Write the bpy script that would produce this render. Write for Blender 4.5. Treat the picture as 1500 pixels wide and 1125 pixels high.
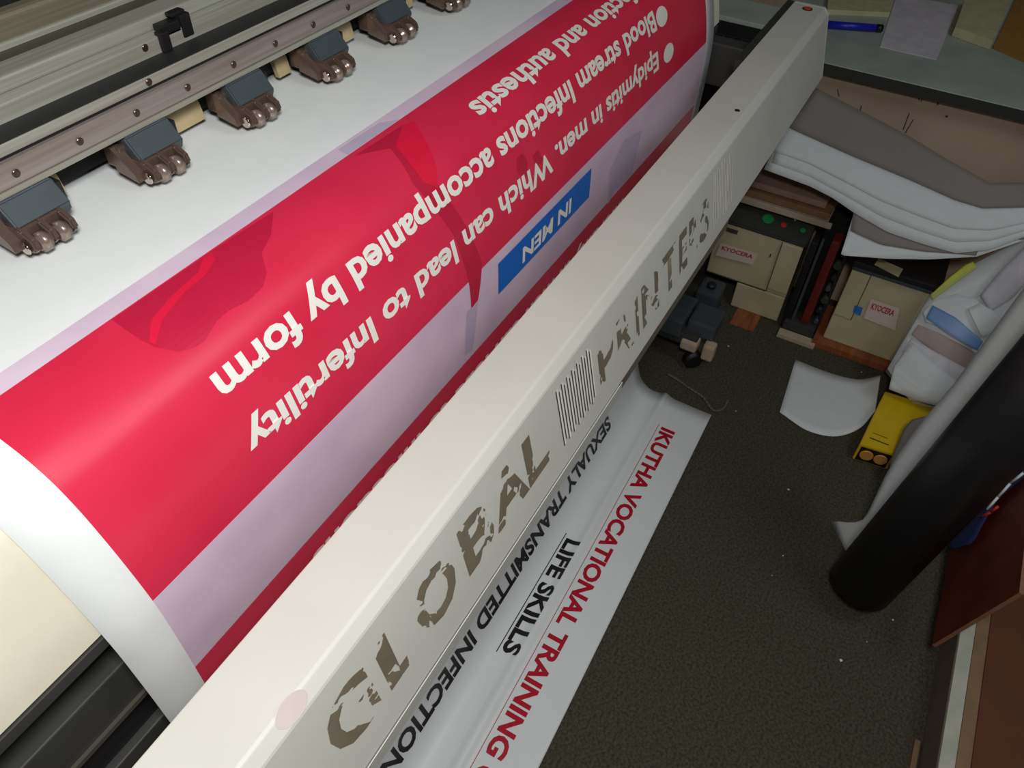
import bpy, bmesh, math, random
from mathutils import Vector, Matrix, noise
random.seed(7)
for o in list(bpy.data.objects): bpy.data.objects.remove(o)
SC = bpy.context.scene; COL = SC.collection

# ------------------------------------------------------------ camera, world, light, exposure
FPX, CX, CY, H = 1126.0, 750.0, 562.5, 1.6
aX = Vector((900, 1122, -FPX)).normalized()
aZ = Vector((49, 1092, FPX)); aZ = (aZ - aZ.dot(aX)*aX).normalized()
aY = aZ.cross(aX)
RM = Matrix((aX, aY, aZ))                       # camera vector -> world vector
cam = bpy.data.cameras.new('camera'); cam.sensor_width = 36; cam.lens = FPX/1500*36
cam.clip_start = .01
camo = bpy.data.objects.new('camera', cam); COL.objects.link(camo)
camo.matrix_world = Matrix.Translation((0, 0, H)) @ RM.to_4x4()
SC.camera = camo
w = bpy.data.worlds.new('world'); SC.world = w; w.use_nodes = True
w.node_tree.nodes['Background'].inputs[0].default_value = (.75, .85, 1, 1)
w.node_tree.nodes['Background'].inputs[1].default_value = .05
def area(name, loc, target, size, power, color=(1, 1, 1)):
    l = bpy.data.lights.new(name, 'AREA'); l.energy = power; l.size = size; l.color = color
    o = bpy.data.objects.new(name, l); COL.objects.link(o); o.location = loc
    o.rotation_euler = (Vector(target)-Vector(loc)).to_track_quat('-Z', 'Y').to_euler()
    return o
area('hanging_lamp', (-.02, -.08, 1.9), (.08, .22, 1), .2, 12.5, (1, .985, .96))
area('side_fill_light', (1.05, -1.1, 2.45), (1.6, .0, .1), .9, 9, (.88, .96, 1))  # added cool fill for far floor and banner, not a known lamp
SC.view_settings.view_transform = 'Standard'; SC.view_settings.look = 'None'
SC.view_settings.gamma = 1; SC.view_settings.use_curve_mapping = False
SC.view_settings.exposure = 0.0

# ------------------------------------------------------------ helpers
def lin(c):
    return tuple(((v/255+.055)/1.055)**2.4 if v/255 > .04045 else v/255/12.92 for v in c) + (1,)
def mat(name, rgb, rough=.5, metal=0., var=.08, scale=30, rgb2=None, bump=0., spec=.5, stretch=(1, 1, 1)):
    m = bpy.data.materials.new(name); m.use_nodes = True
    nt = m.node_tree; b = nt.nodes['Principled BSDF']
    tc = nt.nodes.new('ShaderNodeTexCoord'); mp = nt.nodes.new('ShaderNodeMapping')
    mp.inputs['Scale'].default_value = stretch
    no = nt.nodes.new('ShaderNodeTexNoise'); no.inputs['Scale'].default_value = scale; no.inputs['Detail'].default_value = 5
    rp = nt.nodes.new('ShaderNodeValToRGB')
    c = lin(rgb); c2 = lin(rgb2) if rgb2 else tuple(v*(1-var*2) for v in c[:3])+(1,)
    rp.color_ramp.elements[0].position = .35; rp.color_ramp.elements[0].color = c2
    rp.color_ramp.elements[1].position = .65; rp.color_ramp.elements[1].color = c
    nt.links.new(tc.outputs['Object'], mp.inputs[0]); nt.links.new(mp.outputs[0], no.inputs['Vector'])
    nt.links.new(no.outputs['Fac'], rp.inputs[0]); nt.links.new(rp.outputs[0], b.inputs['Base Color'])
    b.inputs['Roughness'].default_value = rough; b.inputs['Metallic'].default_value = metal
    b.inputs['Specular IOR Level'].default_value = spec
    if bump:
        bp = nt.nodes.new('ShaderNodeBump'); bp.inputs['Strength'].default_value = bump; bp.inputs['Distance'].default_value = .004
        nt.links.new(no.outputs['Fac'], bp.inputs['Height']); nt.links.new(bp.outputs[0], b.inputs['Normal'])
    return m
def worn(name, rgb, cut=.5, scale=55):
    m = mat(name, rgb, .6, var=.1); nt = m.node_tree; b = nt.nodes['Principled BSDF']
    tc = nt.nodes.new('ShaderNodeTexCoord'); no = nt.nodes.new('ShaderNodeTexNoise')
    no.inputs['Scale'].default_value = scale; no.inputs['Detail'].default_value = 2.5; no.inputs['Distortion'].default_value = .6
    rp = nt.nodes.new('ShaderNodeValToRGB'); rp.color_ramp.interpolation = 'CONSTANT'
    rp.color_ramp.elements[0].color = (0, 0, 0, 1); rp.color_ramp.elements[1].position = cut; rp.color_ramp.elements[1].color = (1, 1, 1, 1)
    nt.links.new(tc.outputs['Object'], no.inputs['Vector']); nt.links.new(no.outputs['Fac'], rp.inputs[0])
    nt.links.new(rp.outputs[0], b.inputs['Alpha'])
    return m
M = dict(
    paper=mat('vinyl_white', (236, 240, 240), .33, var=.01),
    lilac=mat('print_lilac', (222, 200, 216), .35, rgb2=(206, 184, 206), scale=9),
    red=mat('print_red', (218, 46, 78), .33, rgb2=(210, 38, 70), scale=7),
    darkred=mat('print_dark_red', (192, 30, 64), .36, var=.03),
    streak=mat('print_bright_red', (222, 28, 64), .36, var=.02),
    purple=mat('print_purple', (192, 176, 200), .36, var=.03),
    blue=mat('print_blue', (0, 104, 196), .36, var=.02),
    ptext=mat('print_text_white', (238, 236, 228), .4, var=.01),
    rtext=mat('print_text_red', (190, 16, 44), .4, var=.03),
    ktext=mat('print_text_black', (22, 20, 22), .4, var=.03),
    beam=mat('beam_paint', (206, 205, 198), .5, rgb2=(200, 199, 191), scale=6),
    beamlip=mat('beam_lip', (150, 150, 140), .5),
    stain=mat('pink_stain', (202, 190, 183), .5, var=.03),
    wornt=worn('worn_vinyl', (122, 112, 94), .46, 34),
    vblack=mat('stripe_dark', (40, 34, 28), .6), vwhite=mat('stripe_white', (255, 250, 240), .5),
    alu=mat('aluminium', (178, 180, 170), .42, .3, stretch=(.5, 30, 30), scale=8, rgb2=(160, 156, 144)),
    alu2=mat('aluminium_bronze', (140, 132, 114), .5, .3, stretch=(.4, 30, 30), scale=6, rgb2=(118, 112, 96)),
    alud=mat('aluminium_dark', (86, 80, 72), .5, .3, stretch=(.4, 30, 30), scale=6),
    steel=mat('rail_steel', (168, 160, 156), .36, .45, stretch=(.6, 20, 20), scale=10, rgb2=(150, 138, 130)),
    cream=mat('platen_metal', (232, 228, 208), .36, .1, rgb2=(222, 216, 196), scale=12, bump=.02),
    black=mat('black_plastic', (26, 24, 27), .5), void=mat('dark_recess', (14, 12, 14), .8),
    dgrey=mat('dark_grey_metal', (58, 58, 56), .55), slate=mat('slate_plastic', (66, 76, 82), .5),
    bronze=mat('bracket_chrome', (128, 108, 98), .26, .6), chrome=mat('chrome', (215, 200, 190), .18, 1.),
    rubber=mat('pinch_rubber', (160, 142, 130), .25, .55), beige=mat('beige_guide', (186, 168, 128), .6),
    belt=mat('belt', (34, 34, 36), .6), screw=mat('screw_steel', (104, 90, 84), .3, .8),
    carpet=mat('carpet', (88, 83, 70), .95, rgb2=(60, 57, 49), scale=170, bump=.25, spec=.1),
    wall=mat('wall_paint', (150, 140, 124), .8, scale=4), ceil=mat('ceiling_paint', (170, 168, 160), .9),
    ttop=mat('table_laminate', (176, 186, 176), .45, rgb2=(160, 170, 162), scale=8),
    tedge=mat('table_edge', (50, 52, 50), .6), tpanel=mat('table_panel', (196, 172, 150), .75, rgb2=(184, 160, 138), scale=5),
    copier=mat('copier_beige', (204, 192, 158), .55, rgb2=(194, 182, 148), scale=10),
    seam=mat('seam_line', (70, 66, 52), .8), sheet=mat('sheet_paper', (226, 231, 232), .6, var=.02),
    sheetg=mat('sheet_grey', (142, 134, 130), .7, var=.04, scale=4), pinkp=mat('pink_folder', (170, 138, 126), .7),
    brownp=mat('brown_folder', (146, 112, 76), .7), creamp=mat('cream_folder', (196, 176, 152), .7),
    wood=mat('orange_wood', (160, 92, 52), .6, stretch=(1, 8, 1), scale=12, rgb2=(130, 72, 40)),
    maroon=mat('maroon', (116, 28, 24), .5), green=mat('green_button', (40, 150, 80), .4),
    redb=mat('red_button', (206, 60, 44), .4), label=mat('sticker', (226, 208, 200), .6, var=.02),
    labelr=mat('sticker_red', (196, 62, 56), .6), cyan=mat('cyan', (10, 128, 206), .45),
    lime=mat('lime', (196, 204, 60), .5), yellow=mat('yellow_card', (226, 188, 12), .5, var=.04),
    orange=mat('orange_disc', (216, 158, 72), .5), magenta=mat('magenta', (180, 60, 140), .5),
    roll=mat('black_roll', (32, 31, 35), .42, var=.1), navy=mat('navy_cloth', (34, 44, 96), .85, scale=60, bump=.3),
    board=mat('redbrown_board', (112, 44, 22), .5, stretch=(1, 6, 1), scale=6, rgb2=(76, 28, 16)),
    bedge=mat('board_edge', (150, 104, 78), .7), carton=mat('carton', (108, 62, 38), .8, rgb2=(94, 52, 32), scale=6),
    cartong=mat('carton_grey', (112, 98, 86), .8), tape=mat('white_tape', (196, 192, 178), .5, rgb2=(176, 182, 166), scale=20),
    tan=mat('tan_strip', (142, 114, 82), .7), pen=mat('blue_marker', (36, 36, 190), .35), kraft=mat('kraft', (166, 124, 52), .7),
    cpap=mat('cream_paper', (206, 200, 160), .7), lilp=mat('lilac_paper', (222, 216, 226), .6))
# thin clear film for the pouch
mf = mat('clear_film', (220, 222, 226), .25, var=.01); mf.node_tree.nodes['Principled BSDF'].inputs['Alpha'].default_value = .08
M['film'] = mf

def ray(px, py): return RM @ Vector(((px-CX)/FPX, (CY-py)/FPX, -1))
def onp(px, py, p0, n):
    r = ray(px, py); n = Vector(n); o = Vector((0, 0, H)); return o + r*((Vector(p0)-o).dot(n)/r.dot(n))
def onz(px, py, z): return onp(px, py, (0, 0, z), (0, 0, 1))
def onx(px, py, x): return onp(px, py, (x, 0, 0), (1, 0, 0))

def link(name, bm, mats, parent=None, smooth=False):
    me = bpy.data.meshes.new(name); bm.normal_update(); bm.to_mesh(me); bm.free()
    for m in (mats if isinstance(mats, (list, tuple)) else [mats]): me.materials.append(M[m])
    if smooth:
        for p in me.polygons: p.use_smooth = True
    o = bpy.data.objects.new(name, me); COL.objects.link(o)
    if parent: o.parent = parent
    return o
def tag(o, label, cat, group=None):
    o['label'] = label; o['category'] = cat
    if group: o['group'] = group
    return o
def thing(name, label, cat, group=None):
    o = bpy.data.objects.new(name, None); COL.objects.link(o); o.empty_display_size = .05
    return tag(o, label, cat, group)
def box(bm, x0, x1, y0, y1, z0, z1, bev=0., mi=0):
    t = bmesh.new(); bmesh.ops.create_cube(t, size=1)
    for v in t.verts: v.co = Vector((x0+(v.co.x+.5)*(x1-x0), y0+(v.co.y+.5)*(y1-y0), z0+(v.co.z+.5)*(z1-z0)))
    if bev: bmesh.ops.bevel(t, geom=t.edges[:], offset=bev, segments=2, affect='EDGES', profile=.6)
    merge(bm, t, mi)
def merge(bm, t, mi=0, mx=None):
    vm = {}
    for v in t.verts: vm[v] = bm.verts.new(mx @ v.co if mx else v.co)
    for f in t.faces:
        try:
            nf = bm.faces.new([vm[v] for v in f.verts]); nf.material_index = mi or f.material_index; nf.smooth = f.smooth
        except ValueError: pass
    t.free()
def cyl(bm, a, b, r, seg=20, r2=None, bev=0., mi=0):
    a = Vector(a); b = Vector(b); t = bmesh.new()
    bmesh.ops.create_cone(t, cap_ends=True, segments=seg, radius1=r, radius2=r if r2 is None else r2, depth=(b-a).length)
    if bev:
        bmesh.ops.bevel(t, geom=[e for e in t.edges if len(e.link_faces) == 2 and any(len(f.verts) > 4 for f in e.link_faces)], offset=bev, segments=2, affect='EDGES')
    for f in t.faces: f.smooth = len(f.verts) == 4
    q = (b-a).to_track_quat('Z', 'Y').to_matrix().to_4x4(); q.translation = (a+b)/2
    merge(bm, t, mi, q)
def extr(bm, poly, x0, x1, mi=0):            # YZ polygon extruded along X
    A = [bm.verts.new((x0, y, z)) for y, z in poly]; B = [bm.verts.new((x1, y, z)) for y, z in poly]
    n = len(poly)
    for i in range(n):
        f = bm.faces.new((A[i], A[(i+1) % n], B[(i+1) % n], B[i])); f.material_index = mi
    for q in (A[::-1], B):
        f = bm.faces.new(q); f.material_index = mi
    bmesh.ops.recalc_face_normals(bm, faces=bm.faces[:])
def quick(name, fn, m, parent=None, smooth=False):
    bm = bmesh.new(); fn(bm); return link(name, bm, m, parent, smooth)
def bx(name, m, parent, *a, bev=0.): return quick(name, lambda b: box(b, *a, bev=bev), m, parent)
def cy(name, m, parent, a, b, r, **k): return quick(name, lambda bm: cyl(bm, a, b, r, **k), m, parent)

# ------------------------------------------------------------ the sheet surface (x, s)
PTS = [(.98,1.185),(.85,1.184),(.75,1.180),(.6,1.172),(.53,1.166),(.491,1.158),(.463,1.146),(.446,1.131),(.434,1.112),(.421,1.079),(.410,1.040),(.402,1.0),(.399,.937),(.400,.83),(.405,.6),(.415,.3),(.42,.14),(.412,.07),(.39,.025),(.36,.008),(.335,.010),(.318,.018),(.30,.010),(.25,.006),(.179,.005)]
def curve(P, n=10):
    P = [Vector(p) for p in P]; P = [2*P[0]-P[1]]+P+[2*P[-1]-P[-2]]; o = []
    for i in range(1, len(P)-2):
        a, b, c, d = P[i-1:i+3]; lb = (c-b).length; la = (b-a).length; lc = (d-c).length
        m1 = lb*((b-a)/la*lb+(c-b)/lb*la)/(la+lb); m2 = lb*((c-b)/lb*lc+(d-c)/lc*lb)/(lb+lc)
        for k in range(n):
            t = k/n; o.append((2*t**3-3*t*t+1)*b+(t**3-2*t*t+t)*m1+(-2*t**3+3*t*t)*c+(t**3-t*t)*m2)
    o.append(P[-2]); return o
CV = curve(PTS); SS = [0]
for a, b in zip(CV, CV[1:]): SS.append(SS[-1]+(b-a).length)
SEND = SS[-1]
import bisect
def surf(x, s, off=0.):
    s = min(max(s, 0), SEND-1e-6); i = bisect.bisect_right(SS, s)-1; k = (s-SS[i])/(SS[i+1]-SS[i])
    p = CV[i].lerp(CV[i+1], k)
    def tn(j):
        j0 = max(j-1, 0); j1 = min(j+1, len(CV)-1); return (CV[j1]-CV[j0]).normalized()
    t = tn(i).lerp(tn(i+1), k).normalized(); n = Vector((t.y, -t.x))       # outward
    if n.x > .0 and abs(n.x) > abs(n.y): n = -n
    if n.y < 0 and abs(n.y) > abs(n.x): n = -n
    sk = min(max((s-1.6)/.12, 0), 1)*.017*(1.54-x)
    return Vector((x, p.x+n.x*off-sk, p.y+n.y*off))
def slice_map(bm, fn, ds=.006, v0=None, v1=None, axis=1):
    co = [v.co[axis] for v in bm.verts]; a, b = min(co), max(co)
    k = math.floor(a/ds)+1
    nrm = (1, 0, 0) if axis == 0 else (0, 1, 0)
    while k*ds < b:
        p = (k*ds, 0, 0) if axis == 0 else (0, k*ds, 0)
        bmesh.ops.bisect_plane(bm, geom=bm.verts[:]+bm.edges[:]+bm.faces[:], plane_co=p, plane_no=nrm, dist=1e-7); k += 1
    for v in bm.verts: v.co = fn(v.co.x, v.co.y)
def text_bm(txt, width, cap, bold=.0, shear=0., res=3, refw=None):
    """text mesh in local (u right, v up); fitted to width and capital height"""
    def ev(t):
        c = bpy.data.curves.new('t', 'FONT'); c.body = t; c.size = 1; c.offset = bold; c.resolution_u = res; c.shear = shear
        c.fill_mode = 'FRONT'
        o = bpy.data.objects.new('t', c); COL.objects.link(o)
        me = bpy.data.meshes.new_from_object(o.evaluated_get(bpy.context.evaluated_depsgraph_get()))
        bpy.data.objects.remove(o); bpy.data.curves.remove(c); return me
    mh = ev('H'); hh = max(v.co.y for v in mh.vertices)-min(v.co.y for v in mh.vertices); y0 = min(v.co.y for v in mh.vertices)
    me = ev(txt); xs = [v.co.x for v in me.vertices]; xa, xb = min(xs), max(xs)
    if refw:                                             # width is that of the leading part refw
        mr = ev(refw); xb = max(v.co.x for v in mr.vertices)
    bm = bmesh.new(); bm.from_mesh(me)
    for v in bm.verts: v.co = Vector(((v.co.x-xa)*width/(xb-xa), (v.co.y-y0)*cap/hh, 0))
    bmesh.ops.remove_doubles(bm, verts=bm.verts[:], dist=1e-6)
    return bm
def sheet_text(name, txt, x_start, x_end, s_base, cap, m, parent, bold=.03, off=.0007, refw=None, slant=0.):
    bm = text_bm(txt, x_start-x_end, cap, bold, refw=refw)
    slice_map(bm, lambda u, v: surf(x_start-u, s_base+v+slant*u, off))
    return link(name, bm, m, parent)
def sheet_poly(name, pts, m, parent, off=.0004):
    bm = bmesh.new(); bm.faces.new([bm.verts.new((x, s, 0)) for x, s in pts])
    bmesh.ops.triangulate(bm, faces=bm.faces[:])
    slice_map(bm, lambda u, v: surf(u, v, off)); return link(name, bm, m, parent)

# ------------------------------------------------------------ setting
def struct(name, fn, m):
    o = quick(name, fn, m); o['kind'] = 'structure'; return o
struct('floor', lambda b: box(b, -1.4, 3.1, -1.4, 2.0, -.05, 0), 'carpet')
struct('wall_far', lambda b: box(b, 3.1, 3.2, -1.5, 2.1, -.05, 2.75), 'wall')
struct('wall_near', lambda b: box(b, -1.5, -1.4, -1.5, 2.1, -.05, 2.75), 'wall')
struct('wall_left', lambda b: box(b, -1.4, 3.1, 2.0, 2.1, -.05, 2.75), 'wall')
struct('wall_right', lambda b: box(b, -1.4, 3.1, -1.5, -1.4, -.05, 2.75), 'wall')
struct('ceiling', lambda b: box(b, -1.4, 3.1, -1.4, 2.0, 2.7, 2.75), 'ceil')

# ------------------------------------------------------------ the printer
P = thing('wide_format_printer', 'large white wide-format banner printer with worn grey lettering on its front beam', 'printer')
X0, X1 = -.45, 1.82
# platen: offset of the sheet profile
prof = [(p.x, p.y) for p in CV if p.y > 1.012]
inner = []
for i, s in enumerate(SS):
    if CV[i].y > 1.012:
        q = surf(0, s, -.0045); inner.append((q.y, q.z))
def platen(bm):
    pl = inner + [(inner[-1][0]+.004, 1.006), (inner[-1][0]+.05, 1.006), (inner[0][0], 1.006)]
    extr(bm, pl, X0, 1.60)
o = quick('platen', platen, 'cream', P)
for p in o.data.polygons: p.use_smooth = True
es = o.modifiers.new('e', 'EDGE_SPLIT'); es.split_angle = math.radians(35)
o['label'] = 'curved cream metal platen under the vinyl'
bx('platen_edge_strip', 'dgrey', P, X0, 1.60, .4085, .47, .992, 1.0055, bev=.001)
# body below the platen
bx('body', 'void', P, X0, 1.61, .47, .97, .66, 1.004)
bx('lower_shelf', 'dgrey', P, X0, 1.61, .43, .47, .866, .925, bev=.002)
bx('shelf_lip', 'alud', P, X0, 1.61, .426, .43, .863, .869)
bx('lower_panel', 'black', P, X0, 1.61, .44, .47, .805, .860)
bx('base_panel', 'dgrey', P, X0, 1.61, .432, .47, .70, .80, bev=.002)
# back bar under the rail
bx('feed_slot', 'void', P, X0, 1.82, .69, .75, 1.188, 1.222)
# carriage rail beam
cr_ = thing('carriage_rail', '', ''); del cr_['label']; del cr_['category']; cr_.parent = P
bx('lower_lip', 'alu', cr_, X0, 1.82, .6515, .70, 1.2225, 1.2275, bev=.0015)
bx('guide_rail', 'steel', cr_, X0, 1.82, .6535, .70, 1.228, 1.2495, bev=.001)
bx('rail_groove', 'void', cr_, X0, 1.82, .659, .70, 1.2495, 1.2525)
bx('top_plate', 'alu', cr_, X0, 1.82, .6575, .70, 1.2525, 1.2625, bev=.001)
bx('toothed_belt', 'belt', cr_, X0, 1.82, .6585, .686, 1.2626, 1.2636)
bx('rear_plate', 'alu', cr_, X0, 1.82, .686, .725, 1.25, 1.2795, bev=.002)
bx('rear_plate_step', 'alu', cr_, X0, 1.82, .7005, .73, 1.2795, 1.2925, bev=.002)
bx('cable_channel', 'alud', cr_, X0, 1.82, .7301, .775, 1.26, 1.283)
bx('top_beam', 'alu2', cr_, X0, 1.82, .776, .795, 1.24, 1.310, bev=.004)
bx('top_beam_edge', 'alu', cr_, X0, 1.82, .770, .776, 1.27, 1.289, bev=.002)
bx('rear_housing', 'void', P, X0, 1.82, .796, .97, 1.18, 1.33)
sc0 = None
for k in range(-3, 18):
    x = .309+.0654*k
    if sc0 is None:
        bm = bmesh.new(); cyl(bm, (0, 0, 0), (0, -.0016, 0), .0036, 14, bev=.0006); cyl(bm, (0, -.0016, 0), (0, -.0019, 0), .0016, 6)
        sc0 = link('screw', bm, 'screw', cr_); s_ = sc0
    else:
        s_ = sc0.copy(); COL.objects.link(s_); s_.parent = cr_
    s_.location = (x, .6535, 1.238)
for x, y, z in ((.466, .6575, 1.2575), (.494, .686, 1.2745), (.92, .6575, 1.2575), (.95, .686, 1.2745)):
    s_ = sc0.copy(); COL.objects.link(s_); s_.parent = cr_; s_.location = (x, y, z)
def clip(bm):
    box(bm, .512, .522, .680, .690, 1.264, 1.283, .001); box(bm, .520, .543, .686, .6995, 1.275, 1.286, .001)
    box(bm, .543, .556, .684, .6995, 1.268, 1.290, .001); box(bm, .538, .556, .690, .6995, 1.288, 1.292, .001)
quick('sensor_clip', clip, 'black', cr_)
# pinch roller assemblies
PIN = None
def pinch(xc):
    r = bpy.data.objects.new('pinch_roller', None); COL.objects.link(r); r.parent = P; r.location = (xc, 0, 0); r.empty_display_size = .02
    def blk(bm):
        t = bmesh.new(); pl = [(.652, 1.2215), (.688, 1.2215), (.688, 1.192), (.668, 1.186), (.640, 1.192), (.636, 1.202)]
        extr(t, pl, -.022, .032); bmesh.ops.bevel(t, geom=t.edges[:], offset=.0015, segments=2, affect='EDGES'); merge(bm, t)
    b_ = quick('housing', blk, 'slate', r)
    def arm(bm):
        for x in (-.0245, -.006, .014):
            t = bmesh.new(); extr(t, [(.655, 1.204), (.650, 1.188), (.638, 1.1812), (.624, 1.182), (.6175, 1.188), (.620, 1.197), (.632, 1.203)], x, x+.0065)
            bmesh.ops.bevel(t, geom=t.edges[:], offset=.0018, segments=2, affect='EDGES'); merge(bm, t)
        box(bm, -.0245, .0205, .634, .652, 1.193, 1.202, .0015)
        cyl(bm, (-.026, .628, 1.189), (.022, .628, 1.189), .0028, 12)
        t = bmesh.new(); extr(t, [(.662, 1.215), (.662, 1.190), (.634, 1.185), (.636, 1.193)], -.034, -.024); merge(bm, t)
        box(bm, -.030, -.018, .655, .68, 1.19, 1.214, .002)
    quick('bracket', arm, 'bronze', r)
    for x0 in (-.0175, .0015):
        cy('roller', 'rubber', r, (x0, .6255, 1.1885), (x0+.0115, .6255, 1.1885), .0092, seg=24, bev=.0024)
    cy('end_cap', 'chrome', r, (-.0285, .628, 1.189), (-.0255, .628, 1.189), .0062, seg=18, bev=.001)
    bx('side_seal', 'black', r, .0325, .038, .650, .690, 1.187, 1.216, bev=.001)
    return r
PIN = pinch(.303)
for k in range(-1, 8):
    if k == 0: continue
    r = PIN.copy(); COL.objects.link(r); r.parent = P; r.location = (.303+.1355*k, 0, 0)
    for ch in PIN.children:
        c = ch.copy(); COL.objects.link(c); c.parent = r
for a, b in ((.342, .356), (.478, .535), (.655, .676), (.752, .80), (.888, .935), (1.02, 1.07)):
    quick('guide_flap', lambda bm: (extr(bm, [(.689, 1.218), (.680, 1.203), (.676, 1.1855), (.682, 1.1855), (.690, 1.212)], a, b)), 'beige', P)
# front beam
B = thing('front_beam', '', ''); del B['label']; del B['category']; B.parent = P
FY, FZ, DY, DZ = .234, .998, -.2111, -.9775
def face(u, t, off=.0006): return Vector((u, FY+DY*t+DZ*off, FZ+DZ*t-DY*off))
L = .131
sec = [(.31, 1.011), (.247, 1.011), (.244, 1.0102), (.2352, 1.0005), (FY, .998), (FY+DY*L, FZ+DZ*L), (FY+DY*L+.006, FZ+DZ*L-.004), (.25, .872), (.31, .90)]
bs = quick('shell', lambda b: extr(b, sec, -.55, 1.80), 'beam', B)
sec2 = [(.311, 1.012), (.262, 1.012), (.252, 1.0085), (.2425, .999), (.2375, .985), (FY+DY*L-.001, FZ+DZ*L), (FY+DY*L+.005, FZ+DZ*L-.005), (.25, .871), (.311, .899)]
ec = quick('end_cap', lambda b: extr(b, sec, 1.8005, 1.812), 'beam', B)
m_ = ec.modifiers.new('b', 'BEVEL'); m_.width = .004; m_.segments = 3
m_ = bs.modifiers.new('b', 'BEVEL'); m_.width = .0012; m_.segments = 2
bx('seal_strip', 'tedge', B, 1.45, 1.81, .3115, .325, .99, 1.010)
FLX = onp(915, 545, (0, .2045, 0), (0, 1, 0)).x
bx('lower_flange', 'beam', B, -.55, FLX, .2045, .2055, .846, FZ+DZ*L, bev=.0003)
bx('rusty_flange', 'cartong', B, FLX, 1.16, .2065, .2085, .850, FZ+DZ*L)
def face_text(name, txt, x0, x1, tb, cap, m):
    bm = text_bm(txt, x1-x0, cap, .03)
    for v in bm.verts: v.co = face(x0+v.co.x, tb-v.co.y)
    return link(name, bm, m, B)
for ch, a, b in (('G', .133, .190), ('L', .203, .256), ('O', .257, .320), ('B', .336, .390), ('A', .393, .462), ('L', .463, .512)):
    face_text('letter', ch, a, b, .090, .068, 'wornt')
for ch, a, b in (('P', .648, .692), ('R', .704, .752), ('I', .763, .772), ('N', .785, .843), ('T', .860, .912), ('E', .924, .956), ('R', .966, 1.004), ('S', 1.011, 1.052)):
    face_text('letter', ch, a, b, .099, .066, 'wornt')
def stripes(xa, xb, ta, tb, n, dark):
    for k in range(n):
        x = xa+(xb-xa)*k/(n-1); h = .006 if k % 2 else 0
        for dx, wd, m in ((0, .0016, 'vblack'), (.0022, .0028, 'vwhite')):
            if m == 'vblack' and not dark: continue
            bm = bmesh.new(); bm.faces.new([bm.verts.new(face(a, t, .0008)) for a, t in ((x+dx, ta+h), (x+dx+wd, ta+h), (x+dx+wd+.001, tb-h), (x+dx+.001, tb-h))])
            link('stripe', bm, m, B)
stripes(.543, .627, .014, .100, 14, True)
stripes(1.070, 1.160, .006, .106, 12, False)
cy('indicator', 'redb', B, (1.775, .275, 1.0118), (1.775, .275, 1.0135), .008, seg=18)
cy('indicator_ring', 'black', B, (1.775, .275, 1.0110), (1.775, .275, 1.0125), .0105, seg=18)
cy('rivet', 'screw', B, (1.25, .257, 1.0105), (1.25, .257, 1.0118), .0045, seg=14)
bm = bmesh.new()
for k in range(24):
    a = k*math.tau/24; bm.verts.new((.125+.016*math.cos(a), .2412+.0065*math.sin(a), 1.0074+.0068*math.sin(a)))
bm.faces.new(bm.verts[:]); o = link('paint_mark', bm, 'stain', B); o.location = (0, -.0006, .0006)
# arms holding the beam, stand
for x in (-.54, 1.565):
    bx('beam_arm', 'dgrey', P, x, x+.04, .311, .47, .90, .985, bev=.004)
for x in (-.40, 1.70):
    bx('stand_leg', 'slate', P, x if x < 0 else 1.53, x+.07 if x < 0 else 1.60, .56, .70, .10, .66, bev=.004)
    bx('stand_foot', 'dgrey', P, x+.01, x+.06, .30, 1.0, .075, .115, bev=.004)
bx('cross_bar', 'tan', P, -.40, 1.77, .440, .452, .085, .135, bev=.002)
bx('cross_bar_edge', 'alu', P, 1.56, 1.77, .432, .440, .080, .085)
def cluster(bm):
    box(bm, 1.70, 1.83, .35, .455, .10, .16, .006); box(bm, 1.735, 1.83, .262, .345, .10, .15, .006)
quick('foot_cover', cluster, 'slate', P)
def brk(bm):
    box(bm, 1.70, 1.745, .295, .345, .065, .10, .008); box(bm, 1.71, 1.745, .245, .280, .045, .10, .008)
quick('caster_bracket', brk, 'creamp', P)
for (x, y) in ((1.72, .30), (1.735, .90), (-.37, .30), (-.37, .90)):
    cy('caster', 'black', P, (x-.01, y-.01, .028), (x+.012, y+.012, .028), .028, seg=24, bev=.004)

# ------------------------------------------------------------ the printed vinyl
XL, XR, EL, ER = .137, 1.512, .093, 1.556
def sheet_mat(x, s):
    if x < XL or x > XR or s < .441: return 0
    if s < .459: return 1
    if s < .681: return 2
    if s < .806: return 1
    if s < .905: return 2
    return 0
sb = sorted(set([0, .441, .459, .681, .806, .905] + [round(s, 5) for s in SS if s < SEND-1e-4] + [SEND-1e-4]))
cols = [EL, XL]+[XL+(XR-XL)*i/14 for i in range(1, 14)]+[XR, ER]
bm = bmesh.new(); g = [[bm.verts.new(surf(x, s)) for x in cols] for s in sb]
for i in range(len(sb)-1):
    for j in range(len(cols)-1):
        f = bm.faces.new((g[i][j], g[i+1][j], g[i+1][j+1], g[i][j+1])); f.smooth = True
        f.material_index = sheet_mat((cols[j]+cols[j+1])/2, (sb[i]+sb[i+1])/2)
V = link('vinyl_banner', bm, ['paper', 'lilac', 'red'], None)
tag(V, 'wide vinyl sheet printed with red and lilac bands, running over the printer to the floor', 'banner')
m_ = V.modifiers.new('s', 'SOLIDIFY'); m_.thickness = .0006; m_.offset = -1
sheet_text('printed_line', 'infection and authestis', 1.30, .768, .4975, .031, 'ptext', V)
sheet_text('printed_line', 'Blood stream Infections accompanied by form', 1.278, .281, .5525, .032, 'ptext', V)
sheet_text('printed_line', 'Epidymitis in men. Which can lead to Infertility', 1.268, .277, .6150, .030, 'ptext', V)
sheet_text('printed_line', 'Infertility in men can lead to infections', 1.16, .30, .838, .030, 'ptext', V)
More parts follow.
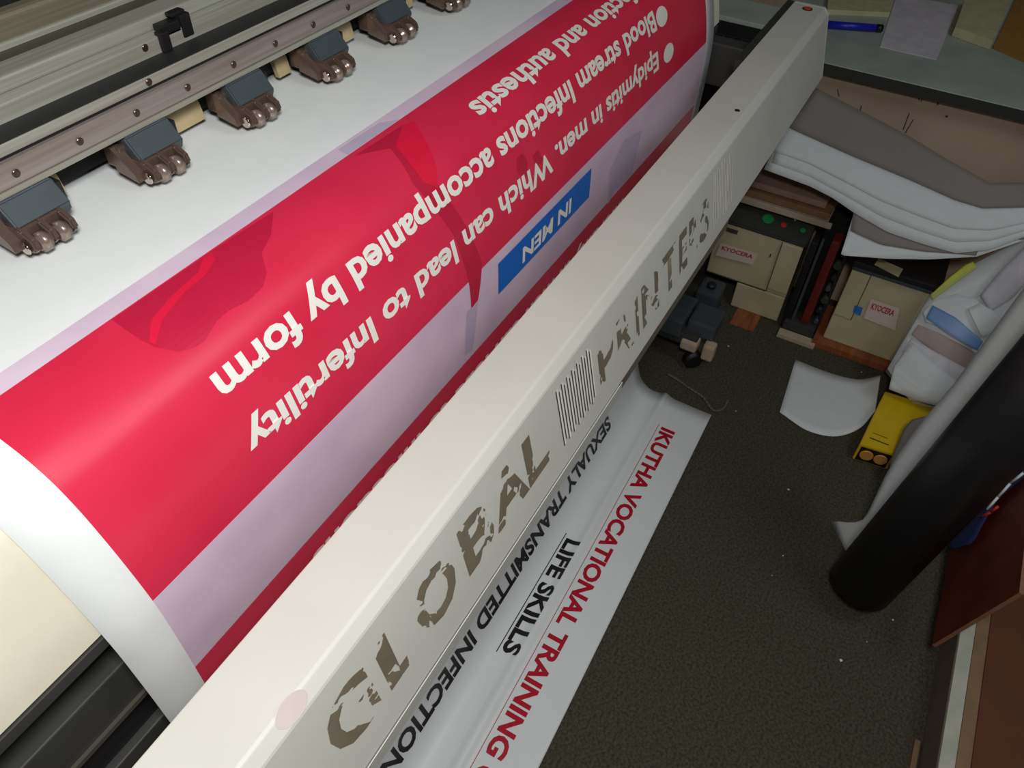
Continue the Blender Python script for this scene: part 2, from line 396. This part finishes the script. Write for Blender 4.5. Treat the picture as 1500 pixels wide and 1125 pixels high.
def disc(name, x, s, r, rs):
    return sheet_poly(name, [(x+r*math.cos(a*math.tau/28), s+rs*math.sin(a*math.tau/28)) for a in range(28)], 'ptext', V, .0007)
disc('bullet', 1.306, .571, .0235, .0155); disc('bullet', 1.315, .634, .0235, .0150)
o = sheet_poly('title_box', [(.993, .697), (.993, .748), (.708, .748), (.708, .697)], 'blue', V, .0004); o['label'] = 'blue title box'
sheet_text('title_text', 'IN MEN', .925, .774, .712, .026, 'ptext', V, off=.0009)
st = []
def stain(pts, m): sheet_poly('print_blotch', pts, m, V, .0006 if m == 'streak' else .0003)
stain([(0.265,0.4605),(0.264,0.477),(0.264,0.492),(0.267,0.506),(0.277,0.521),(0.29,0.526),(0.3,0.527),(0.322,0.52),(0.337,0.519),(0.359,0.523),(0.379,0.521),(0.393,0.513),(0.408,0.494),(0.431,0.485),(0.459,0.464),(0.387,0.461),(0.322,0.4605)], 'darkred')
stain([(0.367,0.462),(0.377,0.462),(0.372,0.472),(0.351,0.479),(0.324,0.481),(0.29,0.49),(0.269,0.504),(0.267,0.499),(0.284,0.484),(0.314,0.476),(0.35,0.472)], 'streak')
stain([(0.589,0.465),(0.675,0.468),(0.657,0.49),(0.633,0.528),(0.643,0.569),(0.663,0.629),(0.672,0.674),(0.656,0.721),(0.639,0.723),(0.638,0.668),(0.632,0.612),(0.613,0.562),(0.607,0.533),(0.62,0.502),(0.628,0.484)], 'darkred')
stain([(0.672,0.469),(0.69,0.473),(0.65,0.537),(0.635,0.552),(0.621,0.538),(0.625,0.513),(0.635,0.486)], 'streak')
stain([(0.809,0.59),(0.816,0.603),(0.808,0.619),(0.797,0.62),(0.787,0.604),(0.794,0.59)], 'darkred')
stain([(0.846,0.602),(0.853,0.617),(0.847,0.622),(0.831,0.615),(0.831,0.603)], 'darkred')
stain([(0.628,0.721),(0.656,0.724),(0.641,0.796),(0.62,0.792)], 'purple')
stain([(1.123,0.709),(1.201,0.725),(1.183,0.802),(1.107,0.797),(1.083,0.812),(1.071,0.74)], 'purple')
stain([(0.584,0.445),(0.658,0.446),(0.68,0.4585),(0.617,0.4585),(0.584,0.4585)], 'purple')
o = sheet_text('heading', 'IKUTHA VOCATIONAL TRAINING CENTRE', 1.440, .462, 1.779, .040, 'rtext', V, .035, refw='IKUTHA VOCATIONAL TRAINING'); o['label'] = 'red capital heading'
sheet_poly('underline', [(1.445, 1.769), (1.445, 1.7705), (.10, 1.7705), (.10, 1.769)], 'rtext', V, .0006)['label'] = 'thin red line'
sheet_text('subheading', 'LIFE SKILLS', .985, .658, 1.703, .038, 'ktext', V, .035)
sheet_poly('underline', [(.995, 1.696), (.995, 1.698), (.65, 1.698), (.65, 1.696)], 'ktext', V, .0006)['label'] = 'thin black line'
sheet_text('heading', 'SEXUALY TRANSMITTED INFECTIONS', 1.345, .368, 1.612, .040, 'ktext', V, .035, refw='SEXUALY TRANSMITTED INFECTIO')['label'] = 'black capital heading'

# ------------------------------------------------------------ far table and what lies on it
T = thing('table', 'grey-green topped table with dark edge behind the far end of the printer', 'table')
bx('tabletop', 'ttop', T, 2.203, 3.05, -1.3, 1.2, .725, .75, bev=.002)
bx('edge_band', 'tedge', T, 2.197, 2.203, -1.3, 1.2, .722, .748)
bx('front_panel', 'tpanel', T, 2.235, 2.25, -1.25, 1.15, .02, .725)
for y in (-1.27, 1.15): bx('side_panel', 'tpanel', T, 2.25, 3.0, y, y+.02, 0, .725)
for (a, b) in (((1227, 131), (1229, 141)), ((1262, 155), (1260, 162)), ((1348, 135), (1346, 147)), ((1354, 137), (1349, 149)), ((1377, 142), (1373, 154)), ((1332, 166), (1323, 190)), ((1338, 175), (1326, 195))):
    p, q = onx(*a, 2.2345), onx(*b, 2.2345)
    cy('scratch', 'seam', T, p, q, .0012, seg=6)
cy('screw_hole', 'seam', T, onx(1387, 170, 2.2355), onx(1387, 170, 2.2345), .004, seg=10)
def slab(name, m, pix, z0, z1, label=None, cat=None, parent=None, bev=.0, group=None):
    bm = bmesh.new(); lo = []; hi = []
    for p in pix:
        q = onz(*p, z1); hi.append(bm.verts.new(q)); lo.append(bm.verts.new((q.x, q.y, z0)))
    n = len(pix)
    bm.faces.new(hi); bm.faces.new(lo[::-1])
    for i in range(n): bm.faces.new((hi[i], lo[i], lo[(i+1) % n], hi[(i+1) % n]))
    bmesh.ops.recalc_face_normals(bm, faces=bm.faces[:])
    if bev: bmesh.ops.bevel(bm, geom=bm.edges[:], offset=bev, segments=2, affect='EDGES')
    o = link(name, bm, m, parent)
    if label: tag(o, label, cat, group)
    return o
slab('paper_sheet', 'lilp', [(1314, -8), (1289, 68), (1372, 87), (1404, 8)], .7505, .7525, 'blank pale sheet of paper lying on the far table beside the blue marker', 'paper')
slab('notepad', 'cpap', [(1413, 0), (1399, 40), (1455, 60), (1488, -10)], .7505, .775, 'thick cream pad of paper on the far table beside the kraft envelope', 'notepad', bev=.001)
slab('kraft_envelope', 'kraft', [(1492, -10), (1456, 68), (1530, 100), (1560, -8)], .7505, .757, 'brown kraft envelope at the right end of the far table', 'envelope')
slab('paper_bundle', 'cpap', [(1214, -12), (1212, 14), (1304, 18), (1312, -12)], .7505, .765, 'flat bundle of cream papers behind the blue marker on the far table', 'papers')
slab('magazine', 'creamp', [(1062, -12), (1060, 3), (1160, 13), (1165, -12)], .7505, .758, 'pale magazine on the far table seen behind the slotted black cover', 'magazine')
mk = thing('marker', 'blue marker pen lying on the far table between printer and blank sheet', 'pen')
a, b = onz(1212, 36, .762), onz(1283, 41, .762)
cy('barrel', 'pen', mk, a, b, .0105, seg=18, bev=.002); cy('cap', 'ktext', mk, b, b+(b-a)*.14, .0108, seg=18, bev=.002)

# ------------------------------------------------------------ copiers below the table
def copier(name, label, y0, y1, xf, ztop, parts):
    c = thing(name, label, 'printer'); return c
C1 = thing('desktop_printer', 'small beige printer with dark panel and green button, left one under the table', 'printer', 'beige printers under the table')
bx('body', 'copier', C1, 2.053, 2.225, .134, .392, .10, .288, bev=.004)
bx('paper_drawer', 'copier', C1, 2.05, 2.22, .134, .288, .004, .098, bev=.004)
bx('side_cover', 'copier', C1, 2.047, 2.10, .134, .195, .115, .286, bev=.003)
bx('seam', 'seam', C1, 2.0505, 2.054, .198, .392, .100, .102)
def pan(bm): 
    t = bmesh.new(); q = [(2.048, .289), (2.048, .300), (2.16, .345), (2.22, .345), (2.22, .289)]
    A = [t.verts.new((x, .128, z)) for x, z in q]; Bv = [t.verts.new((x, .392, z)) for x, z in q]; n = len(q)
    for i in range(n): t.faces.new((A[i], A[(i+1) % n], Bv[(i+1) % n], Bv[i]))
    t.faces.new(A[::-1]); t.faces.new(Bv); bmesh.ops.recalc_face_normals(t, faces=t.faces[:])
    bmesh.ops.bevel(t, geom=t.edges[:], offset=.004, segments=2, affect='EDGES'); merge(bm, t)
quick('control_panel', pan, 'dgrey', C1)
pn = Vector((-.045, 0, .112)).normalized()
def onpan(px, py): return onp(px, py, Vector((2.048, 0, .300))+pn*.001, pn)
for nm, px, py, r, m in (('green_button', 1125, 321, .017, 'green'), ('red_button', 1148, 330, .009, 'redb'), ('green_button', 1176, 338, .008, 'green'), ('button', 1165, 322, .004, 'vwhite')):
    p = onpan(px, py); cy(nm, m, C1, p, p+pn*.003, r, seg=18, bev=.001)
p = onpan(1103, 295); quick('display', lambda b: box(b, p.x-.012, p.x+.012, p.y-.03, p.y+.03, p.z-.002, p.z+.002), 'slate', C1)
def sticker(parent, x, pix, txt, m='label', tw=.85):
    q = [onx(*p, x) for p in pix]
    bm = bmesh.new(); bm.faces.new([bm.verts.new(v) for v in q]); o = link('sticker', bm, m, parent)
    if txt:
        u = q[1]-q[0]; v = q[0]-q[3]; L_ = u.length
        un, vn = u.normalized(), v.normalized(); rows = txt.split('|')
        for i, t in enumerate(rows):
            t_ = text_bm(t, L_*tw, v.length*.30, .03); o0 = q[3]+u*(1-tw)/2+v*(.55-.42*i)
            for w_ in t_.verts: w_.co = o0+un*w_.co.x+vn*w_.co.y+Vector((-.0008, 0, 0))
            link('sticker_text', t_, 'labelr', parent)
sticker(C1, 2.046, [(1056, 356), (1110, 372), (1102, 388), (1048, 374)], 'KYOCERA')
bx('plank', 'wood', C1, 1.965, 2.2, .185, .262, 0, .0035)
bx('seam', 'seam', C1, 2.0462, 2.048, .1945, .1965, .105, .288)
bx('handle_slot', 'seam', C1, 2.0515, 2.056, .330, .365, .262, .276, bev=.001)
bx('latch', 'seam', C1, 2.049, 2.051, .215, .219, .225, .235)
C2 = thing('desktop_printer', 'small beige printer with blue square and red-lettered sticker standing on an orange wooden board', 'printer', 'beige printers under the table')
bx('body', 'copier', C2, 2.03, 2.22, -.235, -.012, .022, .286, bev=.004)
bx('side_cover', 'copier', C2, 2.026, 2.07, -.065, -.013, .12, .284, bev=.003)
bx('top_cover', 'black', C2, 2.022, 2.22, -.245, -.008, .288, .318, bev=.004)
bx('top_rim', 'slate', C2, 2.019, 2.023, -.243, -.012, .292, .300, bev=.0005)
bx('seam', 'seam', C2, 2.0254, 2.028, -.0665, -.0645, .12, .284)
sticker(C2, 2.0255, [(1276, 438), (1318, 452), (1311, 484), (1265, 466)], 'KYOCERA', tw=.8)
sticker(C2, 2.0255, [(1252, 447), (1264, 451), (1260, 463), (1249, 457)], None, 'cyan')
q = [onz(*p, .3195) for p in ((1287, 378), (1323, 394), (1316, 406), (1281, 388))]
bm = bmesh.new(); bm.faces.new([bm.verts.new(v) for v in q]); link('sticker', bm, 'cpap', C2)
bx('wooden_board', 'wood', None, 2.0, 2.2, -.26, .012, 0, .0215, bev=.001)
tag(bpy.data.objects['wooden_board'], 'orange-brown wooden board on the carpet under the right-hand beige printer', 'board')
TC = thing('toner_unit', 'black upright frame with a long dark red bar, wedged between the two beige printers', 'toner unit')
bx('frame', 'black', TC, 2.05, 2.21, .012, .022, .005, .36, bev=.002)
bx('frame', 'black', TC, 2.03, 2.21, .098, .118, .005, .33, bev=.004)
bx('backing', 'void', TC, 2.09, 2.21, .022, .098, .005, .37, bev=.002)
bx('bar', 'maroon', TC, 2.035, 2.09, .042, .068, .045, .35, bev=.006)
bx('foot', 'dgrey', TC, 2.02, 2.09, .016, .112, .005, .045, bev=.006)
for k in range(7):
    z = .06+.042*k
    cy('gear', ('slate', 'black', 'dgrey')[k % 3], TC, (2.04, .024+.004*(k % 2), z), (2.088, .024+.004*(k % 2), z), .007+.002*(k % 3), seg=12)
bx('side_rail', 'slate', TC, 2.028, 2.05, .086, .094, .03, .34, bev=.002)
bx('cardboard_strip', 'creamp', None, 1.985, 2.018, .0, .115, 0, .012)
tag(bpy.data.objects['cardboard_strip'], 'narrow pale cardboard strip on the carpet at the foot of the black toner unit', 'cardboard')
# folders on the left copier
for i, (m, x0, ya, yb, z, lb) in enumerate((('creamp', 2.085, .085, .392, .350, 'cream folder at the bottom of the small pile on the left beige printer'),
        ('brownp', 2.095, .10, .392, .372, 'brown folder in the middle of the small pile on the left beige printer'),
        ('pinkp', 2.11, .12, .392, .394, 'dusty pink folder on top of the small pile on the left beige printer'))):
    o = bx('folder', m, None, x0, 2.228, ya, yb, z, z+.019, bev=.002); tag(o, lb, 'folder', 'folders piled on the left beige printer')
# jerrycans behind the stand
for i, (x, y, h_, lb) in enumerate(((1.98, .35, .10, 'squat slate-grey plastic canister nearest the left beige printer'), (1.93, .455, .13, 'taller slate-grey plastic canister close to the printer stand'))):
    j = thing('canister', lb, 'canister', 'slate-grey canisters by the printer stand')
    bx('body', 'slate', j, x-.04, x+.05, y-.036, y+.036, 0, h_, bev=.01); cy('cap', 'black', j, (x, y, h_), (x, y, h_+.015), .014, bev=.002)

# ------------------------------------------------------------ the stack of large sheets
pl0 = Vector((1.98, 0, .43)); pln = Vector((-.70, .0, .72)).normalized()
def ribbon(name, top, bot, m, lift, label, cat, group=None, sag=.0, n=22, th=.0012):
    def samp(P_, t):
        d = [0]
        for a, b in zip(P_, P_[1:]): d.append(d[-1]+math.dist(a, b))
        q = t*d[-1]
        for i in range(len(d)-1):
            if q <= d[i+1]+1e-9:
                k = (q-d[i])/(d[i+1]-d[i]); return tuple(P_[i][j]+(P_[i+1][j]-P_[i][j])*k for j in (0, 1))
    bm = bmesh.new(); rows = []
    for i in range(n+1):
        a = samp(top, i/n); b = samp(bot, i/n); r = []
        for j in range(7):
            k = j/6; px = a[0]+(b[0]-a[0])*k; py = a[1]+(b[1]-a[1])*k
            r.append(bm.verts.new(onp(px, py, pl0+pln*(lift+sag*math.sin(k*math.pi)), pln)))
        rows.append(r)
    for i in range(n):
        for j in range(6):
            f = bm.faces.new((rows[i][j], rows[i][j+1], rows[i+1][j+1], rows[i+1][j])); f.smooth = True
    o = link(name, bm, m); tag(o, label, cat, group)
    md = o.modifiers.new('s', 'SOLIDIFY'); md.thickness = th; md.offset = -1
    return o
CE = [(1150, 182), (1163, 190), (1253, 230), (1333, 263), (1400, 293), (1440, 305), (1560, 302)]
LE = [(1119, 248), (1187, 273), (1220, 290), (1253, 313), (1300, 340), (1350, 357), (1400, 371), (1450, 366), (1560, 325)]
def mixp(k, dy=0):
    def sm(P_, t): return (P_[0][0]+(1560-P_[0][0])*t, 0)
    out = []
    for i in range(9):
        x = 1130+(1560-1130)*i/8
        def yy(P_):
            for a, b in zip(P_, P_[1:]):
                if a[0] <= x <= b[0]: return a[1]+(b[1]-a[1])*(x-a[0])/(b[0]-a[0])
            return P_[0][1]
        out.append((x, yy(CE)*(1-k)+yy(LE)*k+dy))
    return out
ribbon('large_sheet', [(1232, 372), (1250, 315), (1275, 300), (1340, 330), (1440, 345)], [(1236, 374), (1300, 379), (1360, 380), (1430, 376), (1500, 352)], 'sheet', .004, 'lowest white sheet of the stack, its free corner hanging over the right beige printer', 'paper', sag=-.003)
ribbon('sheet_shade', [(1252, 300), (1300, 320), (1360, 340), (1440, 350)], [(1246, 338), (1290, 358), (1350, 368), (1430, 374)], 'sheetg', .007, 'narrow grey strip standing in for the shade on the lowest white sheet of the stack', 'paper')  # painted shade: grey strip laid over the upper part of the lowest sheet
ribbon('large_sheet', CE, LE, 'sheet', .012, 'wide white sheet with the curved lower edge, above the hanging corner sheet', 'paper', sag=.002, n=40)
ribbon('large_sheet', CE, mixp(.80), 'sheet', .0145, 'white sheet in the middle of the leaning stack of large sheets', 'paper', sag=.001, n=40)
ribbon('large_sheet', CE, mixp(.55), 'sheet', .017, 'upper white sheet just below the grey cover sheet of the stack', 'paper', sag=.001, n=40)
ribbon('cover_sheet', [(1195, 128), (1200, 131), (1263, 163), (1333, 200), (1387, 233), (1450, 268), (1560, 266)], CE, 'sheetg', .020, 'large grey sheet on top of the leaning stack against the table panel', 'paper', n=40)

# ------------------------------------------------------------ pouch of papers
pl0 = Vector((1.88, -.3, .20)); pln = Vector((-.80, .12, .58)).normalized()
ribbon('paper_pile', [(1364, 430), (1430, 385), (1480, 360), (1530, 330)], [(1300, 540), (1330, 585), (1400, 600), (1480, 590)], 'sheet', -.03, 'crumpled pile of white papers under the clear pouch beside the right beige printer', 'papers', sag=.01)
ribbon('lime_folder', [(1425, 383), (1414, 388), (1390, 407), (1362, 433)], [(1432, 392), (1420, 400), (1395, 418), (1366, 440)], 'lime', -.012, 'thin lime-green folder edge at the top of the paper pouch', 'folder')
ribbon('pink_sheet', [(1345, 475), (1380, 490), (1432, 518)], [(1335, 490), (1375, 520), (1415, 545)], 'pinkp', -.010, 'pinkish printed slip below the blue strip in the pouch', 'paper')
ribbon('lilac_sheet', [(1335, 495), (1370, 515), (1425, 545)], [(1322, 515), (1365, 545), (1400, 570)], 'lilp', -.004, 'lilac-tinted sheet showing at the lower part of the paper pouch', 'paper', sag=.004)
ribbon('blue_strip', [(1366, 447), (1400, 465), (1440, 500)], [(1356, 466), (1390, 490), (1432, 514)], 'cyan', .004, 'bright blue glossy strip across the pouch of papers', 'card')
ribbon('white_sheet', [(1352, 458), (1366, 440), (1400, 430), (1440, 440)], [(1356, 472), (1385, 480), (1410, 495), (1440, 505)], 'sheet', -.002, 'white sheet tucked behind the blue strip of the pouch', 'paper')
ribbon('white_sheet', [(1310, 535), (1335, 500), (1375, 535), (1410, 565)], [(1302, 570), (1340, 585), (1375, 595), (1395, 598)], 'sheet', .002, 'white sheet folded over the yellow box at the foot of the pouch', 'paper', sag=.006)
ribbon('clear_pouch', [(1352, 440), (1390, 415), (1440, 380), (1500, 340)], [(1297, 545), (1340, 592), (1400, 604), (1470, 590)], 'film', .014, 'clear plastic pouch holding papers beside the right beige printer', 'pouch', sag=.01)

ribbon('lilac_sheet', [(1436, 432), (1462, 400), (1500, 362), (1540, 330)], [(1452, 456), (1480, 440), (1510, 410), (1550, 380)], 'lilp', .006, 'lilac-white crumpled sheet at the upper right of the paper pouch', 'paper', sag=.008)
ribbon('white_sheet', [(1418, 452), (1434, 444), (1452, 452)], [(1438, 494), (1456, 490), (1470, 476)], 'sheet', .008, 'small bright white folded sheet right of the blue strip of the pouch', 'paper', sag=.006)
# yellow box with two discs
YB = thing('yellow_box', 'bright yellow carton with two round orange ends, lying below the paper pouch', 'box')
q = [onz(*p, .065) for p in ((1297, 573), (1370, 596), (1312, 666), (1260, 650))]
bm = bmesh.new(); hi = [bm.verts.new(v) for v in q]; lo = [bm.verts.new((v.x, v.y, .002)) for v in q]
bm.faces.new(hi); bm.faces.new(lo[::-1])
for i in range(4): bm.faces.new((hi[i], lo[i], lo[(i+1) % 4], hi[(i+1) % 4]))
bmesh.ops.recalc_face_normals(bm, faces=bm.faces[:]); bmesh.ops.bevel(bm, geom=bm.edges[:], offset=.002, segments=2, affect='EDGES')
link('carton', bm, 'yellow', YB)
fa, fb = q[3], q[2]; fd = (fb-fa).normalized(); fn = Vector((fd.y, -fd.x, 0)); fn = fn if fn.x < 0 else -fn
bm = bmesh.new()
vs = [fa+fd*.006+fn*.001, fb-fd*.006+fn*.001]; vs = [Vector((vs[0].x, vs[0].y, .058)), Vector((vs[1].x, vs[1].y, .058)), Vector((vs[1].x, vs[1].y, .006)), Vector((vs[0].x, vs[0].y, .006))]
bm.faces.new([bm.verts.new(v) for v in vs]); link('end_panel', bm, 'black', YB)
for k in (.30, .70):
    c = fa.lerp(fb, k); c = Vector((c.x, c.y, .034)); cy('disc', 'orange', YB, c+fn*.001, c+fn*.006, .017, seg=22, bev=.001)

pl0 = Vector((1.70, -.30, .078)); pln = Vector((-.1, .1, 1)).normalized()
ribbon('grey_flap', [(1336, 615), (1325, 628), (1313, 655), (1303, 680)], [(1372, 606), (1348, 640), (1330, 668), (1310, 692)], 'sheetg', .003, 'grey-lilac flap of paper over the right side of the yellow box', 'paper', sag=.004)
# curled sheet on the floor
bm = bmesh.new(); outline_t = [(1165, 527), (1200, 541), (1230, 551), (1262, 556), (1290, 550)]; outline_b = [(1142, 604), (1188, 633), (1228, 639), (1260, 627), (1282, 602)]
rows = []
oT, oB = curve(outline_t, 6), curve(outline_b, 6)
for i in range(25):
    t = i/24; T_ = oT[i]; B_ = oB[i]
    z = .003+.07*max(0, t-.45)**1.6
    rows.append([bm.verts.new(onz(T_[0]*(1-k_)+B_[0]*k_, T_[1]*(1-k_)+B_[1]*k_, z)) for k_ in [j/8 for j in range(9)]])
for i in range(24):
    for j in range(8):
        f = bm.faces.new((rows[i][j], rows[i][j+1], rows[i+1][j+1], rows[i+1][j])); f.smooth = True
o = link('paper_offcut', bm, 'sheet'); tag(o, 'curled white paper offcut lying alone on the carpet beside the yellow box', 'paper')
md = o.modifiers.new('s', 'SOLIDIFY'); md.thickness = .001; md.offset = 1

# ------------------------------------------------------------ black roll, white sheet behind it, cloth
ra = Vector((1.172, -.290, .073)); rb = onx(1500, 590, 1.20); rd = (rb-ra).normalized(); rb2 = ra+rd*1.0
RO = thing('vinyl_roll', 'thick black roll leaning at the right with one end on the carpet', 'roll')
def rollm(bm):
    cyl(bm, ra, rb2, .067, 48, bev=.004)
quick('wrap', rollm, 'roll', RO)
cy('core', 'dgrey', RO, ra-rd*.003, ra+rd*.01, .035, seg=24)
pl0 = Vector((1.335, -.228, .006)); pln = rd.cross(Vector((.78, .62, 0))).normalized()
if pln.z < 0: pln = -pln
ribbon('white_roll_sheet', [(1217, 763), (1250, 766), (1267, 760), (1297, 696), (1316, 664), (1348, 620), (1399, 560), (1500, 421), (1570, 335)], [(1236, 816), (1262, 815), (1296, 775), (1346, 718), (1411, 642), (1471, 575), (1540, 500), (1620, 420)], 'sheet', 0, 'long white sheet standing between the paper pouch and the black roll', 'paper', n=48)
# ------------------------------------------------------------ board and carton
CZ = .13
CT = thing('carton', 'low brown cardboard carton with a strip of white tape, bottom right on the carpet', 'carton')
def strip(name, m, x0, x1, y0, y1, z0, z1, bev=0): return bx(name, m, CT, x0, x1, y0, y1, z0, z1, bev=bev)
#CARTON
yb0 = onz(1345, 1125, 0).y
strip('wall_side', 'cartong', .55, 1.55, -.95, -.490, 0, .10, .003)
strip('tape', 'tape', .55, 1.55, -.520, -.493, .1002, .1014)
strip('lid', 'tan', .55, 1.55, -.95, -.5205, .1005, .1035)
strip('top_flap', 'carton', .55, 1.55, -.95, -.545, .1036, .1075)
o = bx('wood_strip', 'tan', None, .60, .92, -.484, -.474, 0, .010); tag(o, 'thin tan wooden strip on the carpet along the foot of the brown carton', 'strip')
p0 = onz(1365, 945, .115); p1 = onx(1493, 868, p0.x)
up = (p1-p0).normalized(); bw = (p1-p0).length; bn = Vector((1, 0, 0)).cross(up).normalized()
if bn.z < 0: bn = -bn
bm = bmesh.new(); A = [p0, p0+up*bw, p0+up*bw+Vector((.36, 0, 0)), p0+Vector((.36, 0, 0))]
hi = [bm.verts.new(v) for v in A]; lo = [bm.verts.new(v-bn*.008) for v in A]
bm.faces.new(hi); bm.faces.new(lo[::-1])
for i in range(4):
    f = bm.faces.new((hi[i], lo[i], lo[(i+1) % 4], hi[(i+1) % 4])); f.material_index = 1
bmesh.ops.recalc_face_normals(bm, faces=bm.faces[:])
o = link('brown_board', bm, ['board', 'bedge']); tag(o, 'dark red-brown board resting slanted on the carton at the right', 'board')

pl0 = p0+up*.1+bn*.012; pln = bn
ribbon('navy_cloth', [(1378, 785), (1400, 745), (1440, 700), (1500, 640), (1560, 590)], [(1390, 806), (1424, 796), (1446, 756), (1462, 730), (1500, 698), (1560, 650)], 'navy', .0, 'dark navy cloth lying along the black roll on top of the red-brown board', 'cloth', sag=.006)
pts = [onp(x, y, pl0+bn*.006, bn) for x, y in ((1446, 746), (1462, 728), (1480, 708), (1500, 692), (1530, 672))]
bm = bmesh.new()
for a, b in zip(pts, pts[1:]): cyl(bm, a, b, .0028, 8)
tag(link('loose_string', bm, 'paper', None), 'thin white cord along the edge of the navy cloth', 'cord')
pts = [onp(x, y, pl0+bn*.004, bn) for x, y in ((1436, 758), (1452, 750), (1462, 742))]
bm = bmesh.new()
for a, b in zip(pts, pts[1:]): cyl(bm, a, b, .003, 8)
tag(link('red_ribbon', bm, 'redb', None), 'small scrap of red ribbon below the white cord on the brown board', 'ribbon')

# slotted cabinet beyond the end of the printer
KB = thing('slotted_cabinet', 'black metal cabinet with upright slots behind the far end of the printer', 'cabinet')
q1 = onx(1120, 42, 2.05); zt = q1.z
bx('body', 'alud', KB, 2.056, 2.19, .402, .80, .20, zt-.004, bev=.002)
bx('top', 'ttop', KB, 2.050, 2.194, .400, .81, zt-.004, zt+.008, bev=.002)
bx('frame', 'black', KB, 2.050, 2.056, .402, .80, zt-.035, zt-.004)
for k in range(16):
    y = .408+k*.0245
    bx('slat', 'black', KB, 2.050, 2.056, y, y+.0195, .22, zt-.035, bev=.0012)
# lint on the carpet
bm = bmesh.new()
for px, py, r in ((1155, 717, .0035), (1147, 814, .002), (1232, 967, .004), (1308, 908, .0025), (1131, 843, .0015), (1067, 507, .003), (1078, 602, .002), (1262, 545, .002), (1270, 940, .0015)):
    p = onz(px, py, r*.6); t = bmesh.new(); bmesh.ops.create_icosphere(t, subdivisions=1, radius=r)
    for v in t.verts: v.co = Vector((v.co.x*random.uniform(.7, 1.2), v.co.y, v.co.z*.5))+p
    merge(bm, t)
o = tag(link('lint', bm, 'sheet', None), 'tiny white crumbs and lint scattered over the dark carpet', 'lint'); o['kind'] = 'stuff'

for o in bpy.data.objects:
    if o.name.split('.')[0] in ('large_sheet', 'sheet_shade', 'cover_sheet'): o['group'] = 'large sheets in the leaning stack'
    elif o.name.split('.')[0] in ('white_sheet', 'lilac_sheet', 'pink_sheet') and o.get('label'): o['group'] = 'papers in the clear pouch'

pc = curve([(978, 548), (992, 556), (1006, 566), (1030, 582), (1048, 602), (1060, 598), (1066, 586)], 5)
bm = bmesh.new(); pp = [onz(x, y, .0045) for x, y in pc]
for a, b in zip(pp, pp[1:]): cyl(bm, a, b, .0035, 8)
tag(link('cable', bm, 'cartong', None), 'short loose brown cable on the carpet just behind the corner of the banner', 'cable')
for a, b, ww in (((1274, 641), (1302, 652), .0022), ((1279, 634), (1300, 642), .0012)):
    p, q_ = onz(*a, .0656), onz(*b, .0656); d = (q_-p).normalized(); n_ = Vector((-d.y, d.x, 0))*ww
    bm = bmesh.new(); bm.faces.new([bm.verts.new(v) for v in (p-n_, q_-n_, q_+n_, p+n_)]); link('print_line', bm, 'seam', YB)
